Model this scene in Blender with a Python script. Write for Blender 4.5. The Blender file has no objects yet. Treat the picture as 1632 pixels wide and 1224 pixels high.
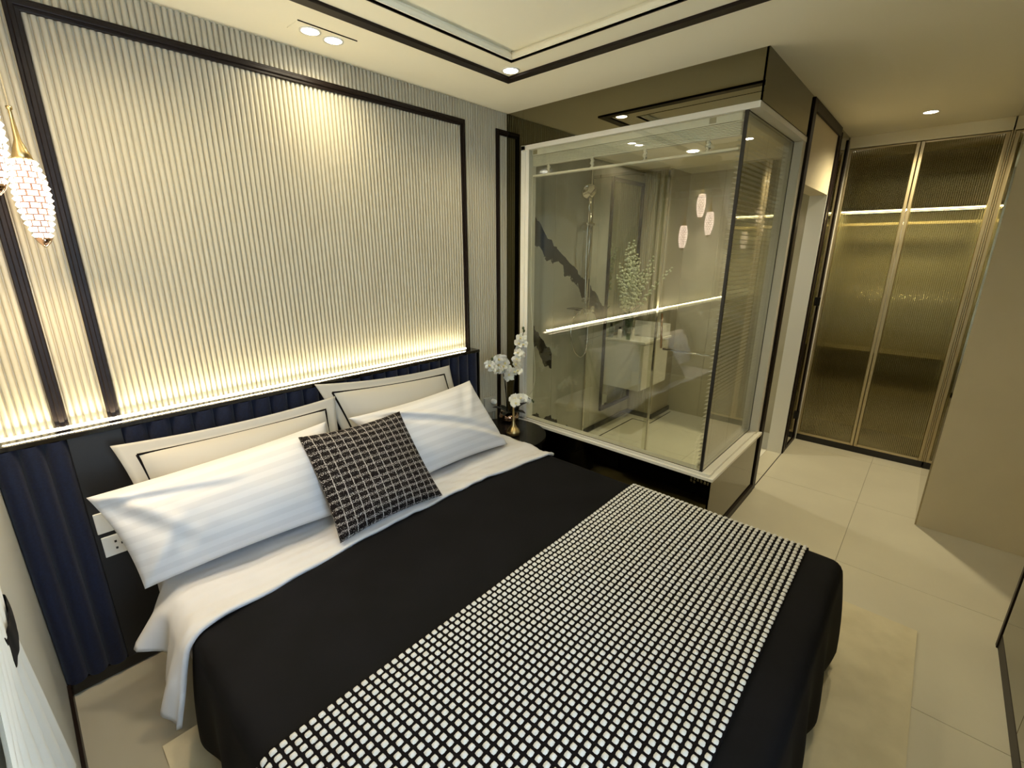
import bpy, bmesh, math, random
from math import sin, cos, pi, sqrt, radians
from mathutils import Vector, Matrix
random.seed(7)
SC = bpy.context.scene
COL = SC.collection

# ------------------------------------------------------------------ camera
cam = bpy.data.cameras.new('camera'); camo = bpy.data.objects.new('camera', cam); COL.objects.link(camo)
yaw, pit, rol = 0.831434, -0.281505, 0.002611
fwd = Vector((sin(yaw)*cos(pit), cos(yaw)*cos(pit), sin(pit)))
rgt = Vector((cos(yaw), -sin(yaw), 0)); upv = rgt.cross(fwd)
r2 = cos(rol)*rgt + sin(rol)*upv; u2 = -sin(rol)*rgt + cos(rol)*upv
M = Matrix((r2, u2, -fwd)).transposed().to_4x4(); M.translation = Vector((-2.38832, -2.27637, 1.65183))
camo.matrix_world = M
cam.sensor_width = 36; cam.lens = 36*732.795/1632; cam.clip_start = 0.02; cam.clip_end = 60
SC.camera = camo
# ------------------------------------------------------------------ light & exposure
SC.view_settings.view_transform = 'Standard'
try: SC.view_settings.look = 'None'
except Exception: pass
SC.view_settings.gamma = 1; SC.view_settings.use_curve_mapping = False
SC.view_settings.exposure = 0.67
SC.cycles.use_denoising = True
SC.cycles.max_bounces = 14; SC.cycles.glossy_bounces = 8; SC.cycles.transmission_bounces = 10; SC.cycles.diffuse_bounces = 5
SC.cycles.transparent_max_bounces = 24
SC.cycles.sample_clamp_indirect = 6
W = bpy.data.worlds.new('daylight'); SC.world = W; W.use_nodes = True
W.node_tree.nodes['Background'].inputs[0].default_value = (0.52, 0.70, 1.0, 1)
W.node_tree.nodes['Background'].inputs[1].default_value = 8.2
WARM = (1.0, 0.865, 0.57); LEDC = (1.0, 0.88, 0.60); PENC = (1.0, 0.72, 0.42)
def lamp(name, kind, loc, power, col, rot=(0, 0, 0), **kw):
    l = bpy.data.lights.new(name, kind); l.energy = power; l.color = col
    for k, v in kw.items(): setattr(l, k, v)
    o = bpy.data.objects.new(name, l); o.location = loc; o.rotation_euler = rot; COL.objects.link(o); return o
SPOTS = [(-1.338, -.218), (-1.234, -.206), (-.486, -.528), (1.789, -2.027)]
for i, (x, y) in enumerate(SPOTS):
    lamp('ceiling_spot_beam', 'SPOT', (x, y, 2.485), (7, 7, 14, 70)[i], WARM, spot_size=radians((160, 160, 140, 150)[i]), spot_blend=.9, shadow_soft_size=.035)
for (x, y, w) in ((-2.02, -.53, 21), (-2.0, -2.2, 8), (-.486, -2.2, 20)):       # other tray corners, outside the frame; the first added to brighten the left wall
    lamp('ceiling_spot_beam', 'SPOT', (x, y, 2.485), w, WARM, spot_size=radians(150), spot_blend=.9, shadow_soft_size=.035)
lamp('bathroom_downlight_beam', 'SPOT', (1.25, -.75, 2.33), 20, (1, .92, .74), spot_size=radians(150), spot_blend=.9, shadow_soft_size=.05)

for p in ((-2.268, -.273, 1.655), (-2.341, -.490, 1.778), (-2.345, -.392, 1.948)):   # light thrown down by the pendant's three drops
    lamp('pendant_beam', 'SPOT', p, 6, (1, .78, .52), spot_size=radians(150), spot_blend=1.0, shadow_soft_size=.012)
# ------------------------------------------------------------------ materials
def s2l(c): c /= 255; return c/12.92 if c <= .04045 else ((c+.055)/1.055)**2.4
def rgb(r, g, b): return (s2l(r), s2l(g), s2l(b), 1)
def mat(name, col, rough=.5, metal=0, spec=.5, **kw):
    m = bpy.data.materials.new(name); m.use_nodes = True; b = m.node_tree.nodes['Principled BSDF']
    b.inputs['Base Color'].default_value = col; b.inputs['Roughness'].default_value = rough
    b.inputs['Metallic'].default_value = metal; b.inputs['Specular IOR Level'].default_value = spec
    for k, v in kw.items(): b.inputs[k].default_value = v
    return m
def nd(m, t, **kw):
    n = m.node_tree.nodes.new(t)
    for k, v in kw.items(): setattr(n, k, v)
    return n
def lk(m, a, b): m.node_tree.links.new(a, b)
def bsdf(m): return m.node_tree.nodes['Principled BSDF']
def add_noise(m, scale, c1, c2, bump=0, detail=4, coord='Object', stretch=None, lo=.35, hi=.65):
    tc = nd(m, 'ShaderNodeTexCoord'); n = nd(m, 'ShaderNodeTexNoise'); n.inputs['Scale'].default_value = scale; n.inputs['Detail'].default_value = detail
    if stretch:
        mp = nd(m, 'ShaderNodeMapping'); mp.inputs['Scale'].default_value = stretch
        lk(m, tc.outputs[coord], mp.inputs[0]); lk(m, mp.outputs[0], n.inputs['Vector'])
    else: lk(m, tc.outputs[coord], n.inputs['Vector'])
    r = nd(m, 'ShaderNodeValToRGB'); r.color_ramp.elements[0].color = c1; r.color_ramp.elements[1].color = c2
    r.color_ramp.elements[0].position = lo; r.color_ramp.elements[1].position = hi
    lk(m, n.outputs[0], r.inputs[0]); lk(m, r.outputs[0], bsdf(m).inputs['Base Color'])
    if bump:
        bp = nd(m, 'ShaderNodeBump'); bp.inputs['Strength'].default_value = bump; bp.inputs['Distance'].default_value = .01
        lk(m, n.outputs[0], bp.inputs['Height']); lk(m, bp.outputs[0], bsdf(m).inputs['Normal'])
    return m
def emit(name, col, st):
    m = bpy.data.materials.new(name); m.use_nodes = True; nt = m.node_tree; nt.nodes.clear()
    e = nt.nodes.new('ShaderNodeEmission'); e.inputs[0].default_value = (*col, 1); e.inputs[1].default_value = st
    o = nt.nodes.new('ShaderNodeOutputMaterial'); nt.links.new(e.outputs[0], o.inputs[0]); return m
def pane_glass(name, tint, f0=.05, rough=0.0):
    m = bpy.data.materials.new(name); m.use_nodes = True; nt = m.node_tree; nt.nodes.clear()
    t = nt.nodes.new('ShaderNodeBsdfTransparent'); t.inputs[0].default_value = tint
    g = nt.nodes.new('ShaderNodeBsdfGlossy'); g.inputs['Roughness'].default_value = rough
    lw = nt.nodes.new('ShaderNodeLayerWeight'); lw.inputs[0].default_value = .5
    p = nt.nodes.new('ShaderNodeMath'); p.operation = 'POWER'; p.inputs[1].default_value = 4
    a = nt.nodes.new('ShaderNodeMath'); a.operation = 'MULTIPLY_ADD'; a.inputs[1].default_value = 1-f0; a.inputs[2].default_value = f0
    mx = nt.nodes.new('ShaderNodeMixShader'); o = nt.nodes.new('ShaderNodeOutputMaterial')
    nt.links.new(lw.outputs['Facing'], p.inputs[0]); nt.links.new(p.outputs[0], a.inputs[0]); nt.links.new(a.outputs[0], mx.inputs[0])
    nt.links.new(t.outputs[0], mx.inputs[1]); nt.links.new(g.outputs[0], mx.inputs[2]); nt.links.new(mx.outputs[0], o.inputs[0]); return m

MT = {}
MT['cream'] = mat('fluted_cream_lacquer', (.50, .455, .34, 1), .42)
MT['ceil'] = mat('ceiling_paint', (.89, .835, .65, 1), .7)
MT['creamwall'] = add_noise(mat('cream_wall_paint', (.6, .52, .36, 1), .6), 3, (.63, .55, .37, 1), (.67, .585, .40, 1))
MT['dark'] = mat('dark_brown_lacquer', rgb(26, 17, 13), .42, spec=.22)
MT['black'] = mat('black_lacquer', rgb(14, 13, 14), .25)
MT['ledge'] = mat('black_gloss_stone', rgb(16, 13, 12), .06, spec=.8)
MT['mirror'] = mat('dark_tinted_mirror', (.21, .19, .12, 1), .01, 1)
MT['mirror_dark'] = mat('dark_mirror_dimmed', (.145, .13, .083, 1), .01, 1)  # same mirror with its tint darkened to dim the reflections
MT['mirror_brown'] = mat('bronze_mirror', (.34, .29, .19, 1), .03, 1)
MT['white'] = mat('white_lacquer', (.74, .72, .64, 1), .3)
MT['stone'] = mat('white_sill_stone', (.78, .76, .68, 1), .18)
MT['plastic'] = mat('white_plastic', (.78, .78, .74, 1), .35)
MT['hole'] = mat('socket_hole', (.01, .01, .01, 1), .6)
MT['chrome'] = mat('chrome', (.75, .73, .68, 1), .08, 1)
MT['brass'] = add_noise(mat('satin_brass', (.5, .36, .15, 1), .3, 1), 40, (.50, .37, .17, 1), (.56, .42, .2, 1))
MT['gold'] = mat('champagne_metal', (.55, .46, .28, 1), .42, 1)
MT['copper'] = mat('rose_copper', (.62, .40, .28, 1), .12, 1)
MT['navy'] = add_noise(mat('navy_velvet', rgb(16, 24, 52), .75, spec=.25, **{'Sheen Weight': .12, 'Sheen Roughness': .5}), 120, rgb(12, 18, 38), rgb(17, 26, 50), .05)
MT['sheet'] = add_noise(mat('white_cotton', (.8, .8, .8, 1), .75, spec=.2), 5, (.575, .565, .575, 1), (.61, .60, .61, 1), 0)
MT['duvet'] = add_noise(mat('black_cotton', rgb(15, 14, 16), .8, spec=.12), 6, rgb(13, 13, 15), rgb(17, 17, 20), 0)
MT['linen'] = mat('off_white_sateen', (.425, .405, .36, 1), .6, spec=.25)
MT['runner'] = mat('black_yarn', rgb(13, 10, 12), .85, spec=.1)
MT['knot'] = mat('white_yarn', (.62, .61, .58, 1), .75, spec=.2)
MT['base'] = mat('bed_base_fabric', rgb(20, 20, 22), .8)
MT['petal'] = mat('orchid_petal', (.72, .70, .63, 1), .5, **{'Subsurface Weight': .1})
MT['lip'] = mat('orchid_lip', (.68, .6, .3, 1), .5)
MT['leafdark'] = mat('dark_leaf', rgb(12, 15, 11), .3)
MT['stem'] = mat('green_stem', rgb(52, 66, 30), .5)
MT['leaf'] = mat('green_leaf', rgb(74, 98, 52), .5)
MT['blossom'] = mat('cream_blossom', (.70, .74, .54, 1), .6)
MT['ceramic'] = mat('white_ceramic', (.78, .77, .72, 1), .12)
MT['greenglass'] = pane_glass('vase_glass', (.62, .72, .60, 1), .08)
MT['glass'] = pane_glass('clear_pane', (.95, .955, .91, 1), .075)
MT['blackseal'] = mat('black_sealant', (.012, .011, .01, 1), .4)
MT['led'] = emit('led_strip_light', LEDC, 9)
MT['lamp'] = emit('downlight_glow', (1, .95, .86), 22)
MT['wled'] = emit('wardrobe_led', (1, .97, .92), 40)
MT['bulb'] = mat('drop_core', (.10, .05, .03, 1), .5)  # dark unlit core material, puts shade into the bead gaps
MT['cord'] = mat('grey_cord', rgb(150, 140, 110), .5)
MT['towel'] = mat('paper_white', (.8, .8, .78, 1), .8)
MT['sky'] = None
# crystal of the pendants: clear faceted beads, the inner light put in as their own emission
MT['crystal'] = mat('crystal', (1, .96, .9, 1), .05, **{'Transmission Weight': .6, 'IOR': 1.5, 'Emission Color': (1, .80, .66, 1), 'Emission Strength': 2.2})
# floor tiles: polished cream porcelain
MT['floor'] = add_noise(mat('cream_porcelain', (.6, .56, .44, 1), .3, spec=.5), 2.2, (.53, .495, .385, 1), (.575, .54, .42, 1), 0, 6)
MT['grout'] = mat('grout', (.36, .33, .25, 1), .8)
# rug
MT['rug'] = add_noise(mat('beige_rug', (.5, .45, .3, 1), .95, spec=.1), 9, (.56, .50, .34, 1), (.64, .575, .40, 1), .2, 8)
# sheer curtain
def curtain_mat():
    m = bpy.data.materials.new('curtain_fabric'); m.use_nodes = True; nt = m.node_tree; nt.nodes.clear()
    d = nt.nodes.new('ShaderNodeBsdfDiffuse'); d.inputs[0].default_value = (.78, .78, .74, 1)
    t = nt.nodes.new('ShaderNodeBsdfTranslucent'); t.inputs[0].default_value = (.75, .76, .74, 1)
    x = nt.nodes.new('ShaderNodeMixShader'); x.inputs[0].default_value = .06
    o = nt.nodes.new('ShaderNodeOutputMaterial')
    nt.links.new(d.outputs[0], x.inputs[1]); nt.links.new(t.outputs[0], x.inputs[2]); nt.links.new(x.outputs[0], o.inputs[0]); return m
MT['curtain'] = curtain_mat()
# white marble with black veins (bathroom)
def marble_mat():
    m = mat('white_marble', (.66, .65, .58, 1), .1)
    tc = nd(m, 'ShaderNodeTexCoord'); sep = nd(m, 'ShaderNodeSeparateXYZ'); lk(m, tc.outputs['Object'], sep.inputs[0])
    n1 = nd(m, 'ShaderNodeTexNoise'); n1.inputs['Scale'].default_value = 3.2; n1.inputs['Detail'].default_value = 7; n1.inputs['Roughness'].default_value = .62; lk(m, tc.outputs['Object'], n1.inputs['Vector'])
    def ma(op, a, b, c=None):
        n = nd(m, 'ShaderNodeMath'); n.operation = op
        for i, v in enumerate((a, b, c)):
            if v is None: continue
            if isinstance(v, (int, float)): n.inputs[i].default_value = v
            else: lk(m, v, n.inputs[i])
        return n.outputs[0]
    # main diagonal vein running down to the right across the left wall
    xw = ma('ADD', sep.outputs[0], ma('MULTIPLY', sep.outputs[1], 1.3))
    n3 = nd(m, 'ShaderNodeTexNoise'); n3.inputs['Scale'].default_value = 9; n3.inputs['Detail'].default_value = 6; lk(m, tc.outputs['Object'], n3.inputs['Vector'])
    w1 = ma('MULTIPLY', ma('ADD', n1.outputs[0], -.5), .30); w3 = ma('MULTIPLY', ma('ADD', n3.outputs[0], -.5), .16)
    d = ma('ADD', ma('ADD', ma('ADD', sep.outputs[2], ma('MULTIPLY', xw, .70)), -1.955), ma('ADD', w1, w3))
    th = ma('MULTIPLY', ma('ADD', n1.outputs[0], -.22), .24)
    lim = ma('LESS_THAN', xw, 1.55)
    v1 = ma('MULTIPLY', ma('LESS_THAN', ma('ABSOLUTE', d, 0), th), lim)
    d2 = ma('ADD', ma('ADD', d, .17), ma('MULTIPLY', w3, 1.5)); v2 = ma('MULTIPLY', ma('LESS_THAN', ma('ABSOLUTE', d2, 0), .010), lim)
    d3 = ma('ADD', ma('ADD', ma('ADD', sep.outputs[2], ma('MULTIPLY', xw, 1.1)), -1.27), ma('ADD', w1, w3))
    v3 = ma('MULTIPLY', ma('LESS_THAN', ma('ABSOLUTE', d3, 0), .07), ma('LESS_THAN', xw, .44))
    d4 = ma('ADD', ma('ADD', ma('ADD', sep.outputs[2], ma('MULTIPLY', xw, .62)), -.47), ma('MULTIPLY', w3, 1.8))
    v4 = ma('MULTIPLY', ma('LESS_THAN', ma('ABSOLUTE', d4, 0), .085), ma('LESS_THAN', xw, 1.0))
    v = ma('MAXIMUM', v1, ma('MAXIMUM', v3, v4))
    n2 = nd(m, 'ShaderNodeTexNoise'); n2.inputs['Scale'].default_value = 1.6; n2.inputs['Detail'].default_value = 8; lk(m, tc.outputs['Object'], n2.inputs['Vector'])
    rp = nd(m, 'ShaderNodeValToRGB'); rp.color_ramp.elements[0].color = (.31, .31, .25, 1); rp.color_ramp.elements[1].color = (.44, .43, .35, 1)
    rp.color_ramp.elements[0].position = .38; rp.color_ramp.elements[1].position = .55; lk(m, n2.outputs[0], rp.inputs[0])
    mx = nd(m, 'ShaderNodeMix', data_type='RGBA'); lk(m, v, mx.inputs[0]); lk(m, rp.outputs[0], mx.inputs[6]); mx.inputs[7].default_value = (.022, .02, .018, 1)
    lk(m, mx.outputs[2], bsdf(m).inputs['Base Color']); return m
MT['marble'] = marble_mat()
MT['marble2'] = add_noise(mat('pale_marble', (.66, .62, .5, 1), .08), 2.2, (.42, .39, .29, 1), (.52, .48, .36, 1), 0, 8, lo=.3, hi=.5)
# satin-striped pillow cotton: bands of dull and lustrous weave across V
def satin_mat():
    m = mat('satin_stripe_cotton', (.82, .82, .83, 1), .6, spec=.25)
    uv = nd(m, 'ShaderNodeUVMap'); w = nd(m, 'ShaderNodeTexWave'); w.bands_direction = 'Y'; w.inputs['Scale'].default_value = 2.6
    lk(m, uv.outputs[0], w.inputs[0]); r = nd(m, 'ShaderNodeValToRGB'); r.color_ramp.elements[0].position = .44; r.color_ramp.elements[1].position = .56
    r.color_ramp.elements[0].color = (.635, .625, .63, 1); r.color_ramp.elements[1].color = (.69, .68, .685, 1)
    lk(m, w.outputs[0], r.inputs[0]); lk(m, r.outputs[0], bsdf(m).inputs['Base Color'])
    r2 = nd(m, 'ShaderNodeMapRange'); r2.inputs[3].default_value = .75; r2.inputs[4].default_value = .5; lk(m, w.outputs[0], r2.inputs[0]); lk(m, r2.outputs[0], bsdf(m).inputs['Roughness']); return m
MT['satin'] = satin_mat()
# tweed: black boucle crossed by dashed off-white yarns
def tweed_mat():
    m = mat('tweed', rgb(20, 15, 15), .85, spec=.15)
    uv = nd(m, 'ShaderNodeUVMap'); sep = nd(m, 'ShaderNodeSeparateXYZ')
    nz = nd(m, 'ShaderNodeTexNoise'); nz.inputs['Scale'].default_value = 26; nz.inputs['Detail'].default_value = 3; lk(m, uv.outputs[0], nz.inputs['Vector'])
    ad = nd(m, 'ShaderNodeVectorMath'); ad.operation = 'MULTIPLY_ADD'; lk(m, nz.outputs['Color'], ad.inputs[0]); ad.inputs[1].default_value = (.014, .014, 0); lk(m, uv.outputs[0], ad.inputs[2])
    lk(m, ad.outputs[0], sep.inputs[0])
    def ma(op, a, b):
        n = nd(m, 'ShaderNodeMath'); n.operation = op
        for i, v in enumerate((a, b)):
            if isinstance(v, (int, float)): n.inputs[i].default_value = v
            else: lk(m, v, n.inputs[i])
        return n.outputs[0]
    fu = ma('FRACT', ma('MULTIPLY', sep.outputs[0], 13), 0); fv = ma('FRACT', ma('MULTIPLY', sep.outputs[1], 15), 0)
    lu = ma('LESS_THAN', fu, .09); lv = ma('LESS_THAN', fv, .38)
    n2 = nd(m, 'ShaderNodeTexNoise'); n2.inputs['Scale'].default_value = 130; n2.inputs['Detail'].default_value = 2; lk(m, uv.outputs[0], n2.inputs['Vector'])
    sp = ma('GREATER_THAN', n2.outputs[0], .54); sp2 = ma('GREATER_THAN', n2.outputs[0], .42)
    fl_ = ma('GREATER_THAN', n2.outputs[0], .66)
    white = ma('MAXIMUM', ma('MAXIMUM', ma('MULTIPLY', lv, sp), ma('MULTIPLY', lu, sp2)), fl_)
    mx = nd(m, 'ShaderNodeMix', data_type='RGBA'); lk(m, white, mx.inputs[0]); mx.inputs[6].default_value = rgb(19, 13, 14); mx.inputs[7].default_value = (.50, .46, .43, 1)
    lk(m, mx.outputs[2], bsdf(m).inputs['Base Color'])
    bp = nd(m, 'ShaderNodeBump'); bp.inputs['Strength'].default_value = .7; bp.inputs['Distance'].default_value = .006; lk(m, n2.outputs[0], bp.inputs['Height']); lk(m, bp.outputs[0], bsdf(m).inputs['Normal']); return m
MT['tweed'] = tweed_mat()
# bronze reeded glass
def reed_mat():
    m = bpy.data.materials.new('bronze_reeded_glass'); m.use_nodes = True; nt = m.node_tree; nt.nodes.clear()
    t = nt.nodes.new('ShaderNodeBsdfRefraction'); t.inputs[0].default_value = (.66, .62, .43, 1); t.inputs['IOR'].default_value = 1.32; t.inputs['Roughness'].default_value = .02
    g = nt.nodes.new('ShaderNodeBsdfGlossy'); g.inputs['Roughness'].default_value = .07; g.inputs[0].default_value = (.85, .78, .55, 1)
    x = nt.nodes.new('ShaderNodeMixShader'); x.inputs[0].default_value = .25
    o = nt.nodes.new('ShaderNodeOutputMaterial')
    nt.links.new(t.outputs[0], x.inputs[1]); nt.links.new(g.outputs[0], x.inputs[2]); nt.links.new(x.outputs[0], o.inputs[0]); return m
MT['reed'] = reed_mat()

# ------------------------------------------------------------------ mesh helpers
class MB:
    def __init__(s): s.v = []; s.f = []; s.uv = {}
    def box(s, x0, x1, y0, y1, z0, z1):
        x0, x1 = min(x0, x1), max(x0, x1); y0, y1 = min(y0, y1), max(y0, y1); z0, z1 = min(z0, z1), max(z0, z1)
        b = len(s.v); s.v += [(x, y, z) for z in (z0, z1) for y in (y0, y1) for x in (x0, x1)]
        s.f += [tuple(b+i for i in q) for q in ((0, 2, 3, 1), (4, 5, 7, 6), (0, 1, 5, 4), (2, 6, 7, 3), (0, 4, 6, 2), (1, 3, 7, 5))]; return s
    def grid(s, fn, n, m, closed_u=False, uv=False):
        b = len(s.v); nn = n if closed_u else n+1
        for j in range(m+1):
            for i in range(nn): s.v.append(tuple(fn(i/n, j/m)))
        for j in range(m):
            for i in range(n):
                a = b+j*nn+i; c = b+j*nn+(i+1) % nn
                k = len(s.f); s.f.append((a, c, c+nn, a+nn))
                if uv: s.uv[k] = ((i/n, j/m), ((i+1)/n, j/m), ((i+1)/n, (j+1)/m), (i/n, (j+1)/m))
        return s
    def lathe(s, prof, c=(0, 0, 0), seg=24, cap=True, ax=None):
        b = len(s.v)
        for r, z in prof:
            for i in range(seg):
                a = 2*pi*i/seg; s.v.append((c[0]+r*cos(a), c[1]+r*sin(a), c[2]+z))
        for j in range(len(prof)-1):
            for i in range(seg):
                p = b+j*seg+i; q = b+j*seg+(i+1) % seg; s.f.append((p, q, q+seg, p+seg))
        if cap:
            s.f.append(tuple(b+i for i in reversed(range(seg)))); s.f.append(tuple(b+(len(prof)-1)*seg+i for i in range(seg)))
        return s
    def tube(s, pts, r, seg=8, taper=None):
        pts = [Vector(p) for p in pts]; b = len(s.v); N = len(pts); up = None
        for k, p in enumerate(pts):
            d = (pts[min(k+1, N-1)]-pts[max(k-1, 0)]).normalized()
            if up is None:
                up = d.orthogonal().normalized()
            up = (up-d*up.dot(d)).normalized(); w = d.cross(up)
            rr = r if taper is None else r*(1+(taper-1)*k/(N-1))
            for i in range(seg):
                a = 2*pi*i/seg; s.v.append(tuple(p+rr*(cos(a)*up+sin(a)*w)))
        for k in range(N-1):
            for i in range(seg):
                p = b+k*seg+i; q = b+k*seg+(i+1) % seg; s.f.append((p, q, q+seg, p+seg))
        s.f.append(tuple(b+i for i in reversed(range(seg)))); s.f.append(tuple(b+(N-1)*seg+i for i in range(seg))); return s
    def ball(s, c, r, seg=10, ring=6, sc=(1, 1, 1)):
        b = len(s.v)
        return s.grid(lambda u, v: (c[0]+r*sc[0]*sin(pi*v)*cos(2*pi*u), c[1]+r*sc[1]*sin(pi*v)*sin(2*pi*u), c[2]-r*sc[2]*cos(pi*v)), seg, ring, True)
    def build(s, name, m, parent=None, smooth=False, bevel=0, seg=2, subsurf=0):
        me = bpy.data.meshes.new(name); me.from_pydata(s.v, [], s.f)
        if s.uv:
            ul = me.uv_layers.new(name='UVMap')
            for p in me.polygons:
                if p.index in s.uv:
                    for li, t in zip(p.loop_indices, s.uv[p.index]): ul.data[li].uv = t
        me.materials.append(m); o = bpy.data.objects.new(name, me); COL.objects.link(o)
        if parent: o.parent = parent
        if smooth:
            for p in me.polygons: p.use_smooth = True
        if bevel:
            bv = o.modifiers.new('bevel', 'BEVEL'); bv.width = bevel; bv.segments = seg; bv.limit_method = 'ANGLE'; bv.angle_limit = radians(40)
        if subsurf:
            ss = o.modifiers.new('subsurf', 'SUBSURF'); ss.levels = subsurf; ss.render_levels = subsurf
        return o
def fix(o):
    bm = bmesh.new(); bm.from_mesh(o.data); bmesh.ops.remove_doubles(bm, verts=bm.verts, dist=1e-5); bmesh.ops.recalc_face_normals(bm, faces=bm.faces); bm.to_mesh(o.data); bm.free(); return o
def B(name, m, x0, x1, y0, y1, z0, z1, parent=None, bevel=0): return MB().box(x0, x1, y0, y1, z0, z1).build(name, m, parent, bevel=bevel)
def tag(o, label=None, cat=None, group=None, kind=None):
    if label: o['label'] = label
    if cat: o['category'] = cat
    if group: o['group'] = group
    if kind: o['kind'] = kind
    return o
def thing(name, label, cat, loc=(0, 0, 0), group=None):
    o = bpy.data.objects.new(name, None); COL.objects.link(o); o.location = loc; o.empty_display_size = .05
    return tag(o, label, cat, group)
def struct(o): o['kind'] = 'structure'; return o
def put(o, parent):           # parent an object built in world coordinates to an Empty that stands elsewhere
    o.parent = parent; o.location = Vector(o.location)-Vector(parent.location); return o
def rowcopy(src, parent, loc):
    c = src.copy(); COL.objects.link(c); c.parent = parent; c.location = loc; return c
H = 2.5
# ================================================================== SETTING
# floor: slab with porcelain tiles as pieces
fl = struct(B('floor', MT['grout'], -2.9, 3.0, -3.3, .1, -.06, -.006))
TS = .835
for i in range(-3, 3):
    for j in range(-2, 3):
        x0 = .45+TS*i; y1 = -2.135+TS*j+TS; y0 = y1-TS
        X0, X1, Y0, Y1 = max(x0, -2.9), min(x0+TS, 3.0), max(y0, -3.3), min(y1, .1)
        if X1-X0 < .05 or Y1-Y0 < .05: continue
        B('tile', MT['floor'], X0+.001, X1-.001, Y0+.001, Y1-.001, -.006, 0, fl, bevel=.0008)
# ceiling with a shallow recessed tray
TX0, TX1, TY0, TY1, TD = -1.94, -.559, -2.16, -.599, .04
m = MB()
m.box(-2.9, TX0, -3.3, .1, H, H+.1).box(TX1, 3.0, -3.3, .1, H, H+.1).box(TX0, TX1, -3.3, TY0, H, H+.1).box(TX0, TX1, TY1, .1, H, H+.1)
m.box(TX0-.02, TX1+.02, TY0-.02, TY1+.02, H+TD, H+.1)
struct(m.build('ceiling', MT['ceil']))
def ring(name, mm, x0, x1, y0, y1, w, z0, z1, bevel=.003):
    m = MB(); m.box(x0, x1, y0, y0+w, z0, z1).box(x0, x1, y1-w, y1, z0, z1).box(x0, x0+w, y0+w, y1-w, z0, z1).box(x1-w, x1, y0+w, y1-w, z0, z1)
    return struct(m.build(name, mm, bevel=bevel))
ring('trim_1', MT['dark'], -2.12, -.38, -2.345, -.413, .052, H-.012, H+.002)
ring('trim_groove_shade', MT['dark'], TX0-.004, TX1+.004, TY0-.004, TY1+.004, .004, H-.002, H+.01, 0)  # thin dark ring put in for the shaded groove around the tray
ring('trim_3', MT['ceil'], TX0, TX1, TY0, TY1, .012, H+.005, H+.03, .006)
# wall behind the bed, fluted with half-round ribs, each a piece
wb = struct(B('wall_back', MT['cream'], -2.62, .05, .004, .12, 0, H))
RP = .0202
def ribfn(u, v): a = pi*u; return (-cos(a)*RP*.43, .004-sin(a)**.8*.0125, v*H)
rib0 = MB().grid(ribfn, 8, 1).build('rib', MT['cream'], wb, smooth=True); rib0.location = (.05-RP*.5, 0, 0)
nr = 0
x = .05-RP*1.5
while x > -2.53:
    rowcopy(rib0, wb, (x, 0, 0)); x -= RP; nr += 1
# panel mouldings on the fluted wall: stepped dark profile
def moulding(name, x0, x1, z0, z1, w=.037, sides='LRT'):
    m = MB()
    for (d, i0, i1) in ((.016, 0, w), (.023, .010, w-.012)):
        if 'L' in sides: m.box(x0+i0, x0+i1, -d, .0, z0, z1-i0)
        if 'R' in sides: m.box(x1-i1, x1-i0, -d, .0, z0, z1-i0)
        if 'T' in sides: m.box(x0+i0, x1-(i0 if 'R' in sides else 0), -d-.0002, .0, z1-i1, z1-i0)
    return struct(m.build(name, MT['dark'], bevel=.003))
moulding('trim_4', -2.2075, -.327, 1.0, 2.399)
moulding('trim_5', -2.56, -2.3165, 1.0, 2.399, sides='RT')
moulding('trim_6', -.064, .05, 0, 2.399, .034, sides='LT')
# left wall with the window bay
WX0, WX1, WZ0, WZ1 = -2.44, -1.62, .45, 2.30     # the window is in the wall behind the photographer
m = MB(); m.box(-2.62, -2.523, -3.3, .12, 0, H)
struct(m.build('wall_left', mat('grey_wall_paint', (.47, .47, .42, 1), .6)))
struct(B('baseboard_left', MT['dark'], -2.523, -2.512, -2.7, -.112, 0, .06, bevel=.002))
m = MB(); m.box(-2.523, WX0, -2.86, -2.762, 0, H).box(WX1, -1.53, -2.86, -2.762, 0, H).box(WX0, WX1, -2.86, -2.762, 0, WZ0).box(WX0, WX1, -2.86, -2.762, WZ1, H).box(-1.55, -1.53, -3.2, -2.86, 0, H)
struct(m.build('wall_window', MT['creamwall']))
wn = struct(B('window_1', MT['white'], WX0, WX0+.05, -2.86, -2.80, WZ0, WZ1))
WM = (WX0+WX1)/2
for a in ((WX1-.05, WX1, WZ0, WZ1), (WX0+.05, WX1-.05, WZ0, WZ0+.05), (WX0+.05, WX1-.05, WZ1-.05, WZ1), (WM-.02, WM+.02, WZ0+.05, WZ1-.05)):
    B('window_frame', MT['white'], a[0], a[1], -2.86, -2.80, a[2], a[3], wn)
B('pane', MT['glass'], WX0+.05, WM-.02, -2.835, -2.829, WZ0+.05, WZ1-.05, wn); B('pane', MT['glass'], WM+.02, WX1-.05, -2.835, -2.829, WZ0+.05, WZ1-.05, wn)
# right side: cream wall across the recess, its corner, recess back
struct(B('wall_right', MT['creamwall'], 1.205, 1.30, -3.25, -2.4485, 0, H))
struct(B('wall_front', MT['creamwall'], -1.55, 1.205, -3.3, -3.2, 0, H))
cm = thing('mirror_cladding', 'bronze mirror lining the corridor wall beside the wardrobe, right of it', 'mirror', (1.74, -2.44, 0))
put(B('mirror_glass', MT['mirror_brown'], 1.207, 2.276, -2.4485, -2.44, .0, H), cm)
struct(B('wall_corridor', MT['creamwall'], 1.30, 2.92, -2.55, -2.449, 0, H)); struct(B('wall_lightblock_end', MT['creamwall'], 2.90, 3.0, -3.3, .15, 0, H)); struct(B('wall_lightblock_back', MT['creamwall'], .05, 2.9, .101, .15, 0, H))  # last two are unseen, added to block stray daylight
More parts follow.
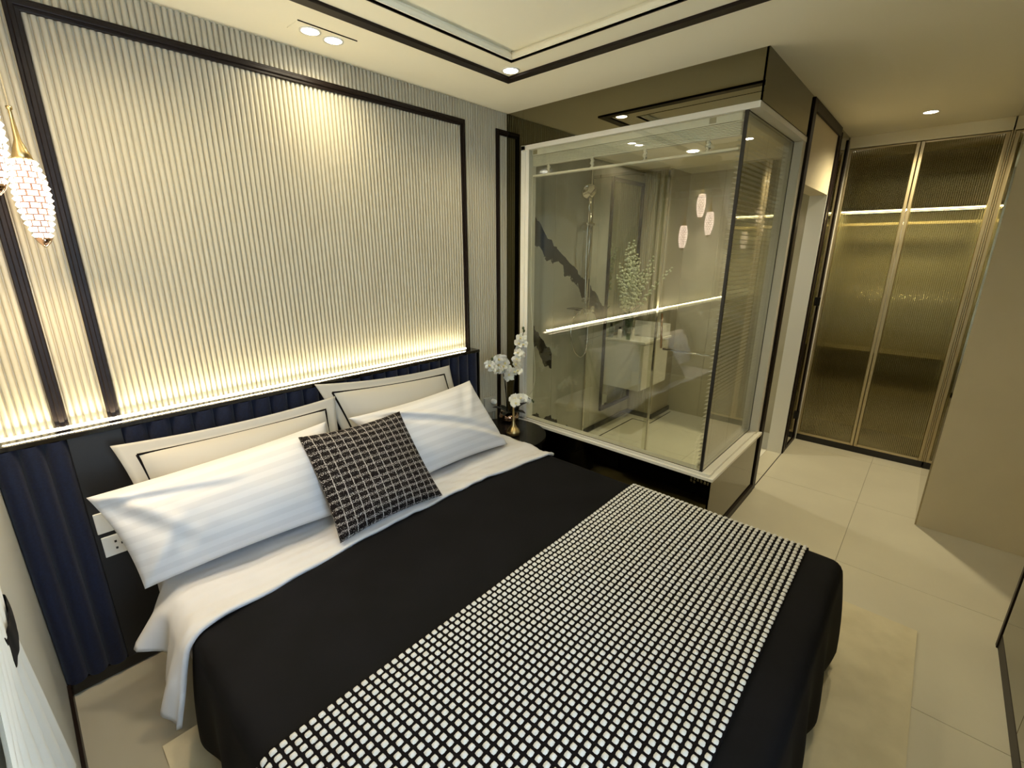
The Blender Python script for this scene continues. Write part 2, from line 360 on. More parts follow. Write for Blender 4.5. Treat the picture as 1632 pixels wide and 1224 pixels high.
# built-in cabinets along the wall opposite the bed
cb = thing('built_in_cabinet', 'tall dark-glass cabinet at right edge on a brown plinth', 'cabinet', (-.65, -2.97, 0))
put(B('carcass', MT['black'], -1.525, .215, -3.19, -2.765, .075, H-.002), cb)
put(B('plinth', MT['dark'], -1.525, .232, -3.19, -2.757, 0, .075, bevel=.004), cb)
for i in range(3): put(B('glass_door', MT['mirror_dark'], -1.522+i*.579, -1.522+i*.579+.576, -2.766, -2.756, .08, H-.01, bevel=.002), cb)
put(B('corner_trim', MT['dark'], .217, .243, -3.19, -2.752, 0, H-.004, bevel=.002), cb)

# ================================================================== BATHROOM BOX
XG, YG = .05, -1.546
FX0, FX1 = .957, 1.028     # brown post between glass box and doorway
ZS = .458; ZH = 2.292
mp = thing('mirror_cladding', 'dark tinted mirror strip beside the orchids between fluted wall and glass box', 'mirror', (XG, -.07, 0))
put(B('mirror_glass', MT['mirror'], XG, XG+.012, -.143, .0, 0, H), mp)
mp = thing('mirror_cladding', 'long dark mirror fascia above the front of the glass bathroom', 'mirror', (XG, -.8, ZH))
put(B('mirror_glass', MT['mirror'], XG, XG+.012, YG+.003, -.144, ZH, H), mp)
mp = thing('mirror_cladding', 'short dark brown fascia above the side of the glass bathroom', 'mirror', (.5, YG, ZH))
put(B('mirror_glass', MT['mirror_dark'], XG, FX0, YG, YG+.012, ZH, H), mp)
mp = thing('mirror_cladding', 'dark glossy plinth panel below the sill, beside the bed', 'mirror', (XG, -.8, 0))
put(B('mirror_glass', MT['mirror'], XG, XG+.012, YG+.003, -.144, 0, .436), mp)
mp = thing('mirror_cladding', 'dark glossy plinth panel below the sill facing the corridor', 'mirror', (.5, YG, 0))
put(B('mirror_glass', MT['mirror_dark'], XG, FX0, YG, YG+.012, .05, .436), mp)
put(B('bottom_trim', MT['dark'], XG-.004, FX0, YG-.012, YG+.012, 0, .05, bevel=.003), mp)
# the glazed box
gb = thing('glass_enclosure', 'white framed glass bathroom window box jutting beside the bed', 'glass enclosure', (.5, -.8, ZS))
put(MB().box(.018, .12, -1.562, -.144, .438, ZS).box(.12, .956, -1.562, -1.42, .438, ZS).build('sill', MT['stone'], bevel=.003), gb)
bx = MB().box(.03, .10, -1.54, -.145, ZS, ZS+.016); put(bx.build('lower_rail', MT['white'], bevel=.002), gb)
put(B('lower_rail', MT['white'], .10, .95, -1.536, -1.44, ZS, ZS+.016, bevel=.002), gb)
put(B('frame_post', MT['white'], .030, .11, -.178, -.143, ZS, ZH, bevel=.002), gb)
put(B('frame_post', MT['white'], .036, .11, -.205, -.178, ZS+.016, ZH-.02, bevel=.002), gb)
put(B('frame_head', MT['white'], .030, .12, YG+.002, -.143, ZH-.028, ZH-.001, bevel=.002), gb)
put(B('frame_head', MT['white'], .12, .955, YG+.002, -1.42, ZH-.028, ZH-.001, bevel=.002), gb)
put(B('frame_post', MT['white'], .893, .955, -1.542, -1.40, ZS, ZH-.028, bevel=.002), gb)
put(B('front_pane', MT['glass'], .040, .048, -1.488, -.205, ZS+.016, ZH-.028), gb)
put(B('side_pane', MT['glass'], .048, .893, -1.492, -1.484, ZS+.016, ZH-.028), gb)
put(B('corner_seal', MT['blackseal'], .037, .050, -1.495, -1.480, ZS+.016, ZH-.028), gb)
m = MB()
m.box(.038, .0405, -1.485, -.205, ZS+.016, ZS+.019).box(.05, .893, -1.4945, -1.492, ZS+.016, ZS+.019).box(.05, .893, -1.4945, -1.492, ZH-.031, ZH-.028).box(.8905, .893, -1.4945, -1.492, ZS+.019, ZH-.031)
put(m.build('glazing_seal', MT['blackseal']), gb)
# little energy sticker on the sill front edge
st = B('sill_sticker', MT['plastic'], .0172, .0182, -1.30, -1.255, .443, .456); tag(st, 'small white sticker on the front edge of the white sill', 'sticker')
# brown post and bathroom doorway
struct(B('trim_7', MT['dark'], FX0, FX1, YG-.010, YG+.05, 0, H-.001, bevel=.003))
struct(B('trim_8', MT['dark'], FX1, 1.88, YG-.010, YG+.05, 2.438, H-.001, bevel=.003))
struct(B('trim_9', MT['dark'], 1.822, 1.885, YG-.010, YG+.05, 0, 2.438, bevel=.003))
struct(B('wall_doorhead', MT['creamwall'], FX1, 1.822, YG+.002, YG+.11, 2.05, 2.438))
struct(B('trim_10', MT['ceramic'], 1.812, 1.822, YG+.001, YG+.112, 0, 2.05))
struct(B('trim_11', MT['dark'], FX1, 1.822, YG-.004, YG+.002, -.001, .0015))
gp = thing('dark_glazing', 'narrow dark glass wall panel in a brown frame between doorway and wardrobe', 'panel', (2.08, YG, 0))
put(B('dark_glass', MT['mirror'], 1.885, 2.276, YG, YG+.012, .0, H), gp)
put(B('frame', MT['dark'], 2.20, 2.262, YG-.008, YG, 0, 2.47, bevel=.002), gp); put(B('frame', MT['dark'], 1.885, 2.20, YG-.008, YG, 0, .035, bevel=.002), gp)
put(B('frame', MT['dark'], 1.885, 1.905, YG-.014, YG, 0.035, 2.47, bevel=.002), gp)
for z in (.22, 1.22): put(B('hinge', MT['black'], 2.16, 2.19, YG-.02, YG, z, z+.07, bevel=.002), gp)
# bathroom shell
wm = struct(B('wall_bathroom_left', MT['white'], XG+.012, 2.35, -.05, .10, 0, 2.44))
xs = [.062, .523, 1.12, 1.72, 2.25]
for a, b in zip(xs[:-1], xs[1:]): B('marble_slab', MT['marble'], a+.001, b-.001, -.060, -.05, 0, 2.36, wm, bevel=.0008)
wk = struct(B('wall_bathroom_end', MT['white'], 2.26, 2.33, -1.56, -.05, 0, 2.44))
for a, b in ((-.66, -.06), (-1.43, -.66)): B('marble_slab', MT['marble2'], 2.25, 2.26, a+.001, b-.001, 0, 2.36, wk, bevel=.0008)
struct(B('wall_bathroom_door', MT['white'], 1.885, 2.9, YG+.013, YG+.11, 0, H))
struct(B('wall_bathroom_plinth', MT['white'], XG+.012, .955, YG+.014, -1.42, 0, .436)); struct(B('wall_bathroom_kerb', MT['white'], XG+.012, .10, -1.42, -.062, 0, .436))
struct(B('ceiling_bathroom', MT['ceil'], XG+.013, 2.33, -1.53, .0, 2.36, 2.44))
struct(B('wall_fascia_core', MT['white'], XG+.013, .95, YG+.013, -1.40, ZH, 2.36))
MT['btile'] = add_noise(mat('white_floor_porcelain', (.8, .78, .68, 1), .25), 2, (.78, .76, .66, 1), (.83, .81, .71, 1))
bf = struct(B('floor_bathroom', MT['grout'], .062, 2.26, -1.436, -.06, 0, .001))
for i in range(4):
    for j in range(3): B('tile', MT['btile'], max(.063, .10+.55*i+.001-(.04 if i == 0 else 0)), min(2.255, .10+.55*(i+1)-.001), -1.435+.458*j+.001, -1.435+.458*(j+1)-.001, .001, .002, bf)
# floor inlay of black lines in the bathroom
m = MB(); m.box(.20, 1.73, -.205, -.195, 0, .0032).box(1.722, 1.732, -.39, -.195, 0, .0032).box(1.722, 2.19, -.40, -.39, 0, .0032).box(.20, .21, -1.36, -.195, 0, .0032).box(.2, 1.0, -1.36, -1.35, 0, .0032)
struct(m.build('trim_12', MT['black']))
struct(MB().box(1.03, 1.85, -.075, -.061, 0, .05).box(1.838, 1.852, -.34, -.061, 0, .05).box(1.838, 2.25, -.352, -.338, 0, .05).build('baseboard_bathroom', MT['black']))
# fluted pipe boxing in the far corner
pb = struct(B('wall_pipe_box', MT['cream'], 1.856, 2.25, -.335, -.061, 0, 2.36))
for k in range(13):
    MB().grid(lambda u, v: (1.856-sin(pi*u)*.008, -.071-k*.0203-.0203*u, .05+v*2.3), 6, 1).build('rib', MT['cream'], pb, smooth=True)

# ================================================================== WARDROBE
wd = thing('wardrobe', 'wardrobe with two bronze reeded-glass doors at the end of the corridor', 'wardrobe', (2.55, -1.99, 0))
WX = 2.277
def P(o): return put(o, wd)
P(B('plinth', MT['black'], WX-.004, 2.85, -2.436, -1.55, 0, .055, bevel=.002))
P(MB().box(2.84, 2.86, -2.436, -1.55, .055, 2.45).box(WX+.03, 2.86, -2.436, -2.42, .055, 2.45).box(WX+.03, 2.86, -1.565, -1.55, .055, 2.45).build('carcass', mat('wardrobe_lining', rgb(158, 150, 122), .5)))
P(B('top_panel', MT['ceil'], WX, 2.86, -2.436, -1.55, 2.418, H-.001))
P(B('shelf', MT['dark'], WX+.05, 2.84, -2.42, -1.565, 1.965, 1.99)); P(B('shelf', mat('wardrobe_shelf', rgb(130, 120, 90), .5), WX+.32, 2.84, -2.42, -1.565, .80, .82)); P(B('upper_back', MT['dark'], 2.80, 2.84, -2.42, -1.565, 1.99, 2.418))
P(B('led_bar', MT['wled'], WX+.06, WX+.072, -2.415, -1.57, 1.953, 1.963))
P(B('rail', MT['gold'], WX+.25, WX+.27, -2.42, -1.565, 1.86, 1.88))
lamp('wardrobe_led_light', 'AREA', (WX+.14, -1.99, 1.95), 5.0, (1, .94, .78), shape='RECTANGLE', size=.04, size_y=.8)
for y0, y1 in ((-1.981, -1.555), (-2.430, -1.985)):
    d = P(bpy.data.objects.new('door', None)); COL.objects.link(d); d.parent = wd; d.location = (0, 0, 0)
    def D(o): o.parent = d; o.location = -Vector(wd.location); return o
    for a in ((y0, y0+.022, .055, 2.412), (y1-.022, y1, .055, 2.412), (y0+.022, y1-.022, .055, .073), (y0+.022, y1-.022, 2.400, 2.412)):
        D(MB().box(WX-.006, WX+.016, *a).build('door_frame', MT['gold'], bevel=.003))
    m = MB(); n = int((y1-y0-.044)/.0116)
    def reed(u, v): y = y0+.022+(y1-y0-.044)*u; return (WX+.003-.0036*abs(sin(pi*n*u)), y, .073+2.327*v)
    m.grid(reed, n*6, 1); m.grid(lambda u, v: (WX+.009, y1-.022-(y1-y0-.044)*u, .073+2.327*v), 1, 1)
    D(m.build('reeded_glass', MT['reed'], smooth=True))
P(B('side_stile', MT['gold'], WX-.004, WX+.02, -1.5545, -1.5465, .055, 2.418)); P(B('side_stile', MT['gold'], WX-.004, WX+.02, -2.4385, -2.431, .055, 2.418))

# ================================================================== HEADBOARD
hb = thing('headboard', 'navy channel-tufted headboard panel with a lit black ledge', 'headboard', (-1.43, -.06, 0))
def P(o): return put(o, hb)
P(B('back_panel', MT['black'], -2.521, -.337, -.09, -.012, 0, 1.012))
P(B('ledge', MT['ledge'], -2.522, -.335, -.116, -.0125, 1.012, 1.029, bevel=.002))
P(B('dark_panel', mat('headboard_flat_panel', rgb(24, 22, 22), .55), -2.337, -2.187, -.112, -.09, .05, 1.012, bevel=.002))
P(B('end_cap', MT['black'], -.349, -.337, -.113, -.09, 0, 1.012)); P(B('kickboard', MT['black'], -2.521, -.337, -.105, -.09, 0, .05))
def channels(x0, x1, n):
    w = (x1-x0)/n
    c0 = MB().grid(lambda u, v: (-w/2+w*u, -.09-.030*sin(pi*u)**.55, .05+.962*v), 10, 1).build('channel', MT['navy'], hb, smooth=True)
    c0.location = Vector((x0+w/2, 0, 0))-Vector(hb.location)
    for k in range(1, n): rowcopy(c0, hb, Vector((x0+w*(k+.5), 0, 0))-Vector(hb.location))
channels(-2.187, -.349, 24); channels(-2.521, -2.337, 3)
P(B('led_strip', MT['led'], -2.51, -.375, -.028, -.018, 1.029, 1.034))
lamp('headboard_led_light', 'AREA', (-1.44, -.035, 1.045), 6.0, LEDC, (radians(208), 0, 0), shape='RECTANGLE', size=2.1, size_y=.012)
# switch and socket plates on the dark headboard panel
def plate(label, x0, x1, z0, z1, sock):
    t = thing('power_socket' if sock else 'light_switch', label, 'socket' if sock else 'switch', ((x0+x1)/2, -.115, (z0+z1)/2))
    put(B('plate', MT['plastic'], x0, x1, -.120, -.112, z0, z1, bevel=.002), t)
    w = x1-x0; h = z1-z0; cx = (x0+x1)/2; cz = (z0+z1)/2
    if sock:
        for k, fx in enumerate((.36, .82)):
            px = x0+w*fx
            for dx, dz in ((-.006, .014), (-.006, -.014), (.012, 0)):
                put(MB().box(px+dx-.0035, px+dx+.0035, -.1206, -.119, cz+dz-.0045, cz+dz+.0045).build('socket_hole', MT['hole']), t)
        put(MB().box(cx+.004, cx+.026, -.1206, -.119, cz+.016, cz+.021).build('usb_slot', MT['hole']), t); put(MB().box(cx+.008, cx+.02, -.1206, -.119, cz-.018, cz-.014).build('usb_slot', MT['cord']), t)
    else:
        put(B('rocker', MT['plastic'], cx-.017, cx+.017, -.124, -.119, cz-.022, cz+.022, bevel=.002), t)
plate('white rocker switch plate on the headboard, above the socket', -2.327, -2.205, .622, .706, False)
plate('white double power socket with usb slots, below the switch', -2.322, -2.200, .520, .604, True)
t = thing('power_socket', 'white socket plate with a plug on fluted wall behind the nightstand', 'socket', (-.15, -.02, .58))
put(B('plate', mat('dimmed_white_plastic', (.42, .40, .33, 1), .4), -.205, -.090, -.024, -.008, .52, .635, bevel=.002), t); put(MB().lathe([(.018, 0), (.018, .03), (.012, .036)], seg=14).build('plug', MT['plastic'], smooth=False), t)  # plate's white plastic darkened to dull the daylight on it
t.children[-1].rotation_euler = (pi/2, 0, 0); t.children[-1].location = Vector((-.13, -.024, .60))-Vector(t.location)

# ================================================================== RUG + BED
rg = MB().box(-2.33, .047, -2.494, -.60, .001, .012).box(.047, .088, -2.494, -1.575, .001, .012).build('rug', MT['rug']); tag(rg, 'beige low-pile rug lying under the foot of the bed', 'rug')
bd = thing('bed', 'double bed base and white mattress under the black duvet', 'bed', (-1.27, -1.15, 0))
put(B('base', MT['base'], -2.13, -.42, -2.10, -.125, .05, .25, bevel=.02), bd)
for x in (-2.05, -.50):
    for y in (-2.0, -.2): put(MB().lathe([(.03, .012), (.025, .05)], (x, y, 0), 12).build('leg', MT['black']), bd)
mt = MB().box(-2.20, -.40, -2.13, -.122, .25, .455).build('mattress', MT['sheet'], bevel=.05); mt.modifiers['bevel'].segments = 5; put(mt, bd)

def nz(x, y, s=0):
    return (sin(3.1*x+1.7*y+s)+.6*sin(7.3*x-4.2*y+2*s)+.4*sin(12.7*x+9.1*y+s*3))/2
XL, XR, YF = -2.165, -.405, -2.165
def cloth(x, y, zt, lift, right=True, maxd=.44, flare=.05, ripple=.014):
    """point of a cloth laid over the bed top (rect XL..XR, y>=YF) and hanging over its edges; x,y are flat cloth coordinates"""
    cx = min(max(x, XL), XR); cy = max(y, YF)
    ox, oy = x-cx, y-cy; d = sqrt(ox*ox+oy*oy)
    r = .045+lift
    z = zt+lift+.004*nz(x*1.3, y*1.3)
    if d < 1e-6: return (x, y, z)
    dx, dy = ox/d, oy/d
    d = min(d, maxd)
    if d < r*pi/2:
        a = d/r; out = r*sin(a); dz = r*(1-cos(a))
    else:
        k = d-r*pi/2; t = min(1, k/.35); per = (y if abs(dx) > abs(dy) else x)+.3*(dx+dy)
        out = r+flare*t*(1-.55*t)+t*ripple*sin(per*17+1.5*sin(per*5)); dz = r+k
    return (cx+dx*out, cy+dy*out, max(z-dz, .016))
# black duvet
def duv(u, v):
    x = XL-.40+(XR-XL+.80)*u; ys = -.62-.14*min(1, max(0, XL+.12-x, x-XR+.12)/.14); y = ys+(YF-.42-ys)*v
    return cloth(x, y, .488, 0)
dv = MB().grid(duv, 130, 110).build('duvet', MT['duvet'], smooth=True); tag(dv, 'black duvet spread over the bed, hanging at its sides', 'duvet')
so = dv.modifiers.new('solidify', 'SOLIDIFY'); so.thickness = .012; so.offset = 1
# white sheet folded over the top of the duvet
def sht(u, v):
    yb0 = -.688-.105*((min(max(XL-.02+(XR-XL)*u, XL), XR)+1.2)/.9)**2
    y = -.16+(max(yb0, -.80)+.16)*v
    k = min(1, max(0, (-y-.40)/.16)); k = k*k*(3-2*k)
    x0 = XL-(.045+.20*k+.06*max(0, -y-.55)/.25); x1 = XR+.055
    x = x0+(x1-x0)*u
    p = list(cloth(x, y, .486, .016+.012*sin(pi*min(1, v*1.02))**.5*(1 if v > .5 else .9), maxd=.40, flare=.05, ripple=.0))
    p[2] += .0055*nz(x*2.2+y*5, y*9-x*2, 1)*(.4+v)+.006*sin(34*y+9*x)*max(0, x-(XR-.30))/.30*v+.0035*sin(70*y+9*sin(7*x)+4*x)*max(0, v-.72)/.28*(.5+.5*sin(5*x+1))+.005*sin(16*(y*.8-x*.35)+2*sin(3*x))*v*.6
    hang = max(0, XL-x)
    if hang > .06:
        t = (hang-.06)/.22
        p[0] -= t*(.055*max(0, min(1, (-y-.6)/.1))+.12*math.exp(-((y+.50)/.055)**2)-.012*sin(60*(y+.5)))
        p[1] += t*(.0*max(0, (-y-.62)/.18)+.02*math.exp(-((y+.50)/.06)**2)); p[2] += t*.05*math.exp(-((y+.56)/.05)**2)
    return p
sh = MB().grid(sht, 150, 50).build('sheet', MT['sheet'], smooth=True); tag(sh, 'white sheet folded over the duvet below the pillows, drooping at left', 'sheet')
so = sh.modifiers.new('solidify', 'SOLIDIFY'); so.thickness = .014; so.offset = 1
# woven runner: black cloth with rows of white knots
RY0, RY1 = -1.296, -2.082
def shear(x): return .018*(x-XR)/(XR-XL)      # the far end lies a little nearer the headboard
def run(u, v, lift=.011):
    x = XL-.36+(XR-XL+.70)*u; y = RY0+(RY1-RY0)*v+shear(min(max(x, XL), XR))*v
    return cloth(x, y, .487, lift)
rn = MB().grid(run, 140, 34).build('bed_runner', MT['runner'], smooth=True); tag(rn, 'black and white woven runner laid across the foot of the bed', 'bed runner')
so = rn.modifiers.new('solidify', 'SOLIDIFY'); so.thickness = .006; so.offset = 1
PX, PY = .0243, .0223
kn = MB(); LX = XR-XL+.70; nx = int(LX/PX); ny = int((RY0-RY1)/PY)
for j in range(ny):
    for i in range(nx):
        uc = (i+.5+.10*j % 1)/nx; vc = (j+.5)/ny
        if uc > .997: continue
        j1, j2 = random.uniform(-.05, .05), random.uniform(-.05, .05)
        hu, hv = .315/nx, .315/ny
        b = len(kn.v)
        for (a, c, l) in ((-1, -1, .010), (-.2, -1.08, .011), (1, -1, .010), (1.08, .1, .011), (1, 1, .010), (-.1, 1.1, .011), (-1, 1, .010), (-1.1, 0, .011),
                          (-.62, -.6, .0165), (.62, -.6, .0165), (.62, .6, .0165), (-.62, .6, .0165)):
            kn.v.append(run(uc+hu*(a+j1), vc+hv*(c+j2), l))
        kn.f += [tuple(b+q for q in t) for t in ((0, 1, 9, 8), (1, 2, 9), (2, 3, 9), (3, 10, 9), (3, 4, 10), (4, 5, 11, 10), (5, 6, 11), (6, 7, 11), (7, 8, 11), (7, 0, 8), (8, 9, 10, 11))]
ko = kn.build('woven_knots', MT['knot'], rn, smooth=True); ko['kind'] = 'stuff'

# ------------------------------------------------------------------ pillows
def pillow_mesh(P00, P10, P11, P01, th, name, m, parent=None, flange=0, pull=.05, seed=0, n=44, wr=.006, sag=0, power=2.4, back=.55, folds=()):
    P00, P10, P11, P01 = map(Vector, (P00, P10, P11, P01))
    nrm = (P10-P00).cross(P01-P00).normalized()
    def base(u, v):
        # edges bow inward between the pulled corners
        uu = u; vv = v
        a = 4*v*(1-v); b = 4*u*(1-u)
        uu = u+pull*(.5-u)*2*a*abs(2*u-1)
        vv = v+pull*1.3*(.5-v)*2*b*abs(2*v-1)
        return P00*(1-uu)*(1-vv)+P10*uu*(1-vv)+P11*uu*vv+P01*(1-uu)*vv
    fl_u = flange/(P10-P00).length; fl_v = flange/(P01-P00).length
    def h(u, v):
        if flange:
            u = (u-fl_u)/(1-2*fl_u); v = (v-fl_v)/(1-2*fl_v)
            if u <= 0 or u >= 1 or v <= 0 or v >= 1: return 0
        a = 1-abs(2*u-1)**power; b = 1-abs(2*v-1)**power
        return (max(0, a)*max(0, b))**.52
    def wrk(u, v):
        w = wr*(nz(u*1.6+seed, v*1.1, seed)*.8)
        for (a, b, c, dd, k) in folds:      # long creases: a line from (a,b) to (c,dd)
            L2 = (c-a)**2+(dd-b)**2; t = max(0, min(1, ((u-a)*(c-a)+(v-b)*(dd-b))/L2)); e = ((u-a)*(dd-b)-(v-b)*(c-a))/sqrt(L2)
            e2 = e*e+((u-a-(c-a)*t)**2+(v-b-(dd-b)*t)**2-e*e)
            w += 1.7*k*(1-t)**.7*(math.exp(-e2/.0016)-.7*math.exp(-(e-.07)**2/.002-(e2-e*e)/.01))
        return w
    def front(u, v):
        e = h(u, v); p = base(u, v)+nrm*(th*.5*e+wrk(u, v)*min(1, e*2+.25)+(.003 if e == 0 else .003))
        p.z -= sag*sin(pi*u)*v
        return p
    def backf(u, v):
        e = h(1-u, v); p = base(1-u, v)-nrm*(th*.5*back*e-(wrk(1-u, v)*.25 if e == 0 else 0)+.003)
        p.z -= sag*sin(pi*u)*v
        return p
    mb = MB(); mb.grid(front, n, n, uv=True); mb.grid(backf, n, n, uv=True)
    # stitch rim
    N = n+1; o1 = 0; o2 = N*N
    F = lambda i, j: o1+j*N+i
    K = lambda i, j: o2+j*N+(n-i)
    for i in range(n):
        mb.f.append((F(i+1, 0), F(i, 0), K(i, 0), K(i+1, 0))); mb.f.append((F(i, n), F(i+1, n), K(i+1, n), K(i, n)))
        mb.f.append((F(0, i), F(0, i+1), K(0, i+1), K(0, i))); mb.f.append((F(n, i+1), F(n, i), K(n, i), K(n, i+1)))
    o = mb.build(name, m, parent, smooth=True)
    return o, front, fl_u, fl_v
def sham(label, P00, P10, P11, P01, seed):
    o, fr, fu, fv = pillow_mesh(P00, P10, P11, P01, .15, 'pillow_sham', MT['linen'], None, flange=.05, pull=.03, seed=seed, wr=.006)
    tag(o, label, 'pillow', 'shams against the headboard')
    pts = []
    def off(p): return Vector(p)+Vector((0, -.004, .001))
    K = 26
    for k in range(K+1): pts.append(off(fr(fu+(1-2*fu)*k/K, 1-fv)))
    for k in range(1, K+1): pts.append(off(fr(1-fu, 1-fv-(1-2*fv)*k/K)))
    for k in range(1, K+1): pts.append(off(fr(1-fu-(1-2*fu)*k/K, fv)))
    for k in range(1, K+1): pts.append(off(fr(fu, fv+(1-2*fv)*k/K)))
    pi_ = MB().tube(pts, .0045, 6).build('piping', MT['runner'], o, smooth=True); pi_['label'] = 'black ribbon piping'
sham('white sham with black piping behind left striped pillow', (-2.20, -.375, .52), (-1.42, -.375, .52), (-1.385, -.185, .965), (-2.235, -.175, .972), 1.3)
sham('white sham with black piping behind right striped pillow', (-1.36, -.345, .52), (-.62, -.365, .52), (-.645, -.17, .985), (-1.455, -.135, 1.03), 4.1)
o, _, _, _ = pillow_mesh((-2.262, -.475, .545), (-1.56, -.50, .535), (-1.50, -.305, .895), (-2.335, -.32, .862), .235, 'pillow', MT['satin'], pull=.022, seed=2.2, wr=.012, n=64, power=2.0, folds=((.06, .93, .30, .22, .012), (.02, .95, .55, .72, .010), (.03, .05, .22, .6, .012)))
tag(o, 'plump white pillow at left, its corner jutting past the switch', 'pillow', 'striped pillows')
o, _, _, _ = pillow_mesh((-1.18, -.50, .535), (-.50, -.515, .525), (-.60, -.30, .905), (-1.39, -.315, .885), .20, 'pillow', MT['satin'], pull=.03, seed=5.2, wr=.010, n=64, power=2.1, folds=((.22, .92, .75, .45, .012), (.95, .08, .5, .5, .010), (.95, .92, .7, .5, .008)))
tag(o, 'white satin-striped pillow at right, beside the brass vase', 'pillow', 'striped pillows')
o, _, _, _ = pillow_mesh((-1.668, -.685, .517), (-1.145, -.688, .515), (-1.172, -.41, .885), (-1.668, -.405, .897), .13, 'cushion', MT['tweed'], pull=.028, seed=3.2, wr=.004)
tag(o, 'square black tweed cushion with white flecks, in front of the pillows', 'cushion')

# ================================================================== NIGHTSTAND + ORCHIDS
ns = thing('nightstand', 'black round-topped nightstand between the bed and the glass box', 'nightstand', (-.19, -.32, 0))
def rounded(cx, cy, r, xmin, xmax, seg=48):
    pts = [(min(max(cx+r*cos(2*pi*i/seg), xmin), xmax), cy+r*sin(2*pi*i/seg)) for i in range(seg)]; return pts
def slab(pts, z0, z1, name, m, parent, bevel=.003):
    n = len(pts); mb = MB(); mb.v = [(x, y, z0) for x, y in pts]+[(x, y, z1) for x, y in pts]
    mb.f = [tuple(reversed(range(n))), tuple(range(n, 2*n))]+[(i, (i+1) % n, n+(i+1) % n, n+i) for i in range(n)]
    o = mb.build(name, m, None, bevel=0); bm = bmesh.new(); bm.from_mesh(o.data); bmesh.ops.remove_doubles(bm, verts=bm.verts, dist=1e-4); bm.to_mesh(o.data); bm.free(); return put(o, parent)
slab(rounded(-.30, -.302, .280, -.334, .10), .455, .478, 'tabletop', MT['black'], ns)
slab(rounded(-.30, -.302, .255, -.332, .10), .04, .455, 'drum', MT['black'], ns)
slab(rounded(-.30, -.302, .235, -.330, .10), .0, .04, 'plinth', MT['dark'], ns)
put(B('drawer_seam', MT['blackseal'], -.20, -.10, -.535, -.53, .24, .246), ns)
# slender brass bud vase with a white orchid spray
VX, VY, VZ = -.286, -.372, .478
bv = thing('bud_vase', 'slender brass vase with bulb base on the black nightstand', 'vase', (VX, VY, VZ))
MB().lathe([(.020, 0), (.040, .006), (.046, .022), (.042, .038), (.026, .056), (.013, .078), (.008, .105), (.0065, .15), (.0062, .205), (.008, .212)], seg=28, cap=True).build('body', MT['brass'], bv, smooth=True)
def petal(mb, L, Wd, curl, rotz, tilt):
    R = Matrix.Rotation(rotz, 3, 'Y') @ Matrix.Rotation(tilt, 3, 'X')
    def f(u, v):
        w = Wd*sin(pi*min(1, v*.93+.07))**.7; x = (u-.5)*w; z = L*v; y = -curl*(v*v)*.5+.25*w*(2*u-1)**2*.5
        return R @ Vector((x, y, z))
    mb.grid(f, 3, 4)
def bloom_mesh():
    mb = MB()
    for a in (0, 130, 230): petal(mb, .026, .020, .006, radians(a), .1)
    for a in (75, 285): petal(mb, .028, .034, .005, radians(a), -.05)
    return mb
bloom0 = bloom_mesh().build('bloom', MT['petal'], None, smooth=True)
lip0 = MB().ball((0, -.006, -.002), .006, 6, 4).build('lip', MT['lip'], None, smooth=True)
BL, LP = bloom0.data, lip0.data
bpy.data.objects.remove(bloom0); bpy.data.objects.remove(lip0)
def bloom(parent, wloc, sc=1, face=None):
    """wloc: world position; blooms turn roughly towards the room"""
    o = bpy.data.objects.new('bloom', BL); COL.objects.link(o); o.parent = parent; o.location = Vector(wloc)-Vector(parent.location)
    rz = -.75+random.uniform(-.7, .7) if face is None else face
    o.rotation_euler = (random.uniform(-.5, .35), random.uniform(-.5, .5), rz); o.scale = (sc,)*3
    l = bpy.data.objects.new('lip', LP); COL.objects.link(l); l.parent = o
    return o
def bud(parent, w, r=.008):
    o = MB().ball((0, 0, 0), r, 8, 5, (1, 1, 1.3)).build('bud', MT['stem'], parent, smooth=True); o.location = Vector(w)-Vector(parent.location)
sp = thing('orchid_spray', 'small white orchid spray standing in the slender brass vase', 'flowers', (VX, VY, VZ+.20))
top = [(VX, VY, VZ+.19), (VX+.005, VY+.0, VZ+.225), (VX+.03, VY+.005, VZ+.25), (VX+.08, VY+.0, VZ+.255), (VX+.13, VY-.01, VZ+.235), (VX+.16, VY-.02, VZ+.21)]
put(MB().tube(top, .0025, 6).build('stem', MT['stem'], smooth=True), sp)
for k in range(9):
    t_ = k/8; bloom(sp, (VX-.005+.145*t_, VY+random.uniform(-.022, .02), VZ+.222+.032*sin(pi*(t_*.8+.15))+random.uniform(-.008, .008)-.015*t_), 1.3)
for d in ((.165, -.02, .208), (.172, -.025, .198)): bud(sp, (VX+d[0], VY+d[1], VZ+d[2]), .007)
# copper bowl with two tall orchid stems
PX0, PY0, PZ0 = -.105, -.165, .478
po = thing('potted_orchid', 'tall two-stemmed white orchid in a copper bowl on the nightstand', 'plant', (PX0, PY0, PZ0))
MB().lathe([(.035, 0), (.060, .012), (.070, .035), (.064, .058), (.058, .060)], seg=28).build('bowl', MT['copper'], po, smooth=True)
MB().lathe([(.0, .052), (.056, .054)], seg=20, cap=False).build('soil', MT['leafdark'], po)
def leaf(parent, a, L, W_, up):
    def f(u, v):
        w = W_*sin(pi*(.06+.94*v))**.8*(1 if v < .97 else .2); x = L*v; z = up*L*v-.35*L*v*v*v+.05*abs(2*u-1)*w*4*.1; y = (u-.5)*w
        return Vector((x*cos(a)-y*sin(a), x*sin(a)+y*cos(a), .055+z))
    o = MB().grid(f, 4, 8).build('leaf', MT['leafdark'], parent, smooth=True); s_ = o.modifiers.new('s', 'SOLIDIFY'); s_.thickness = .003
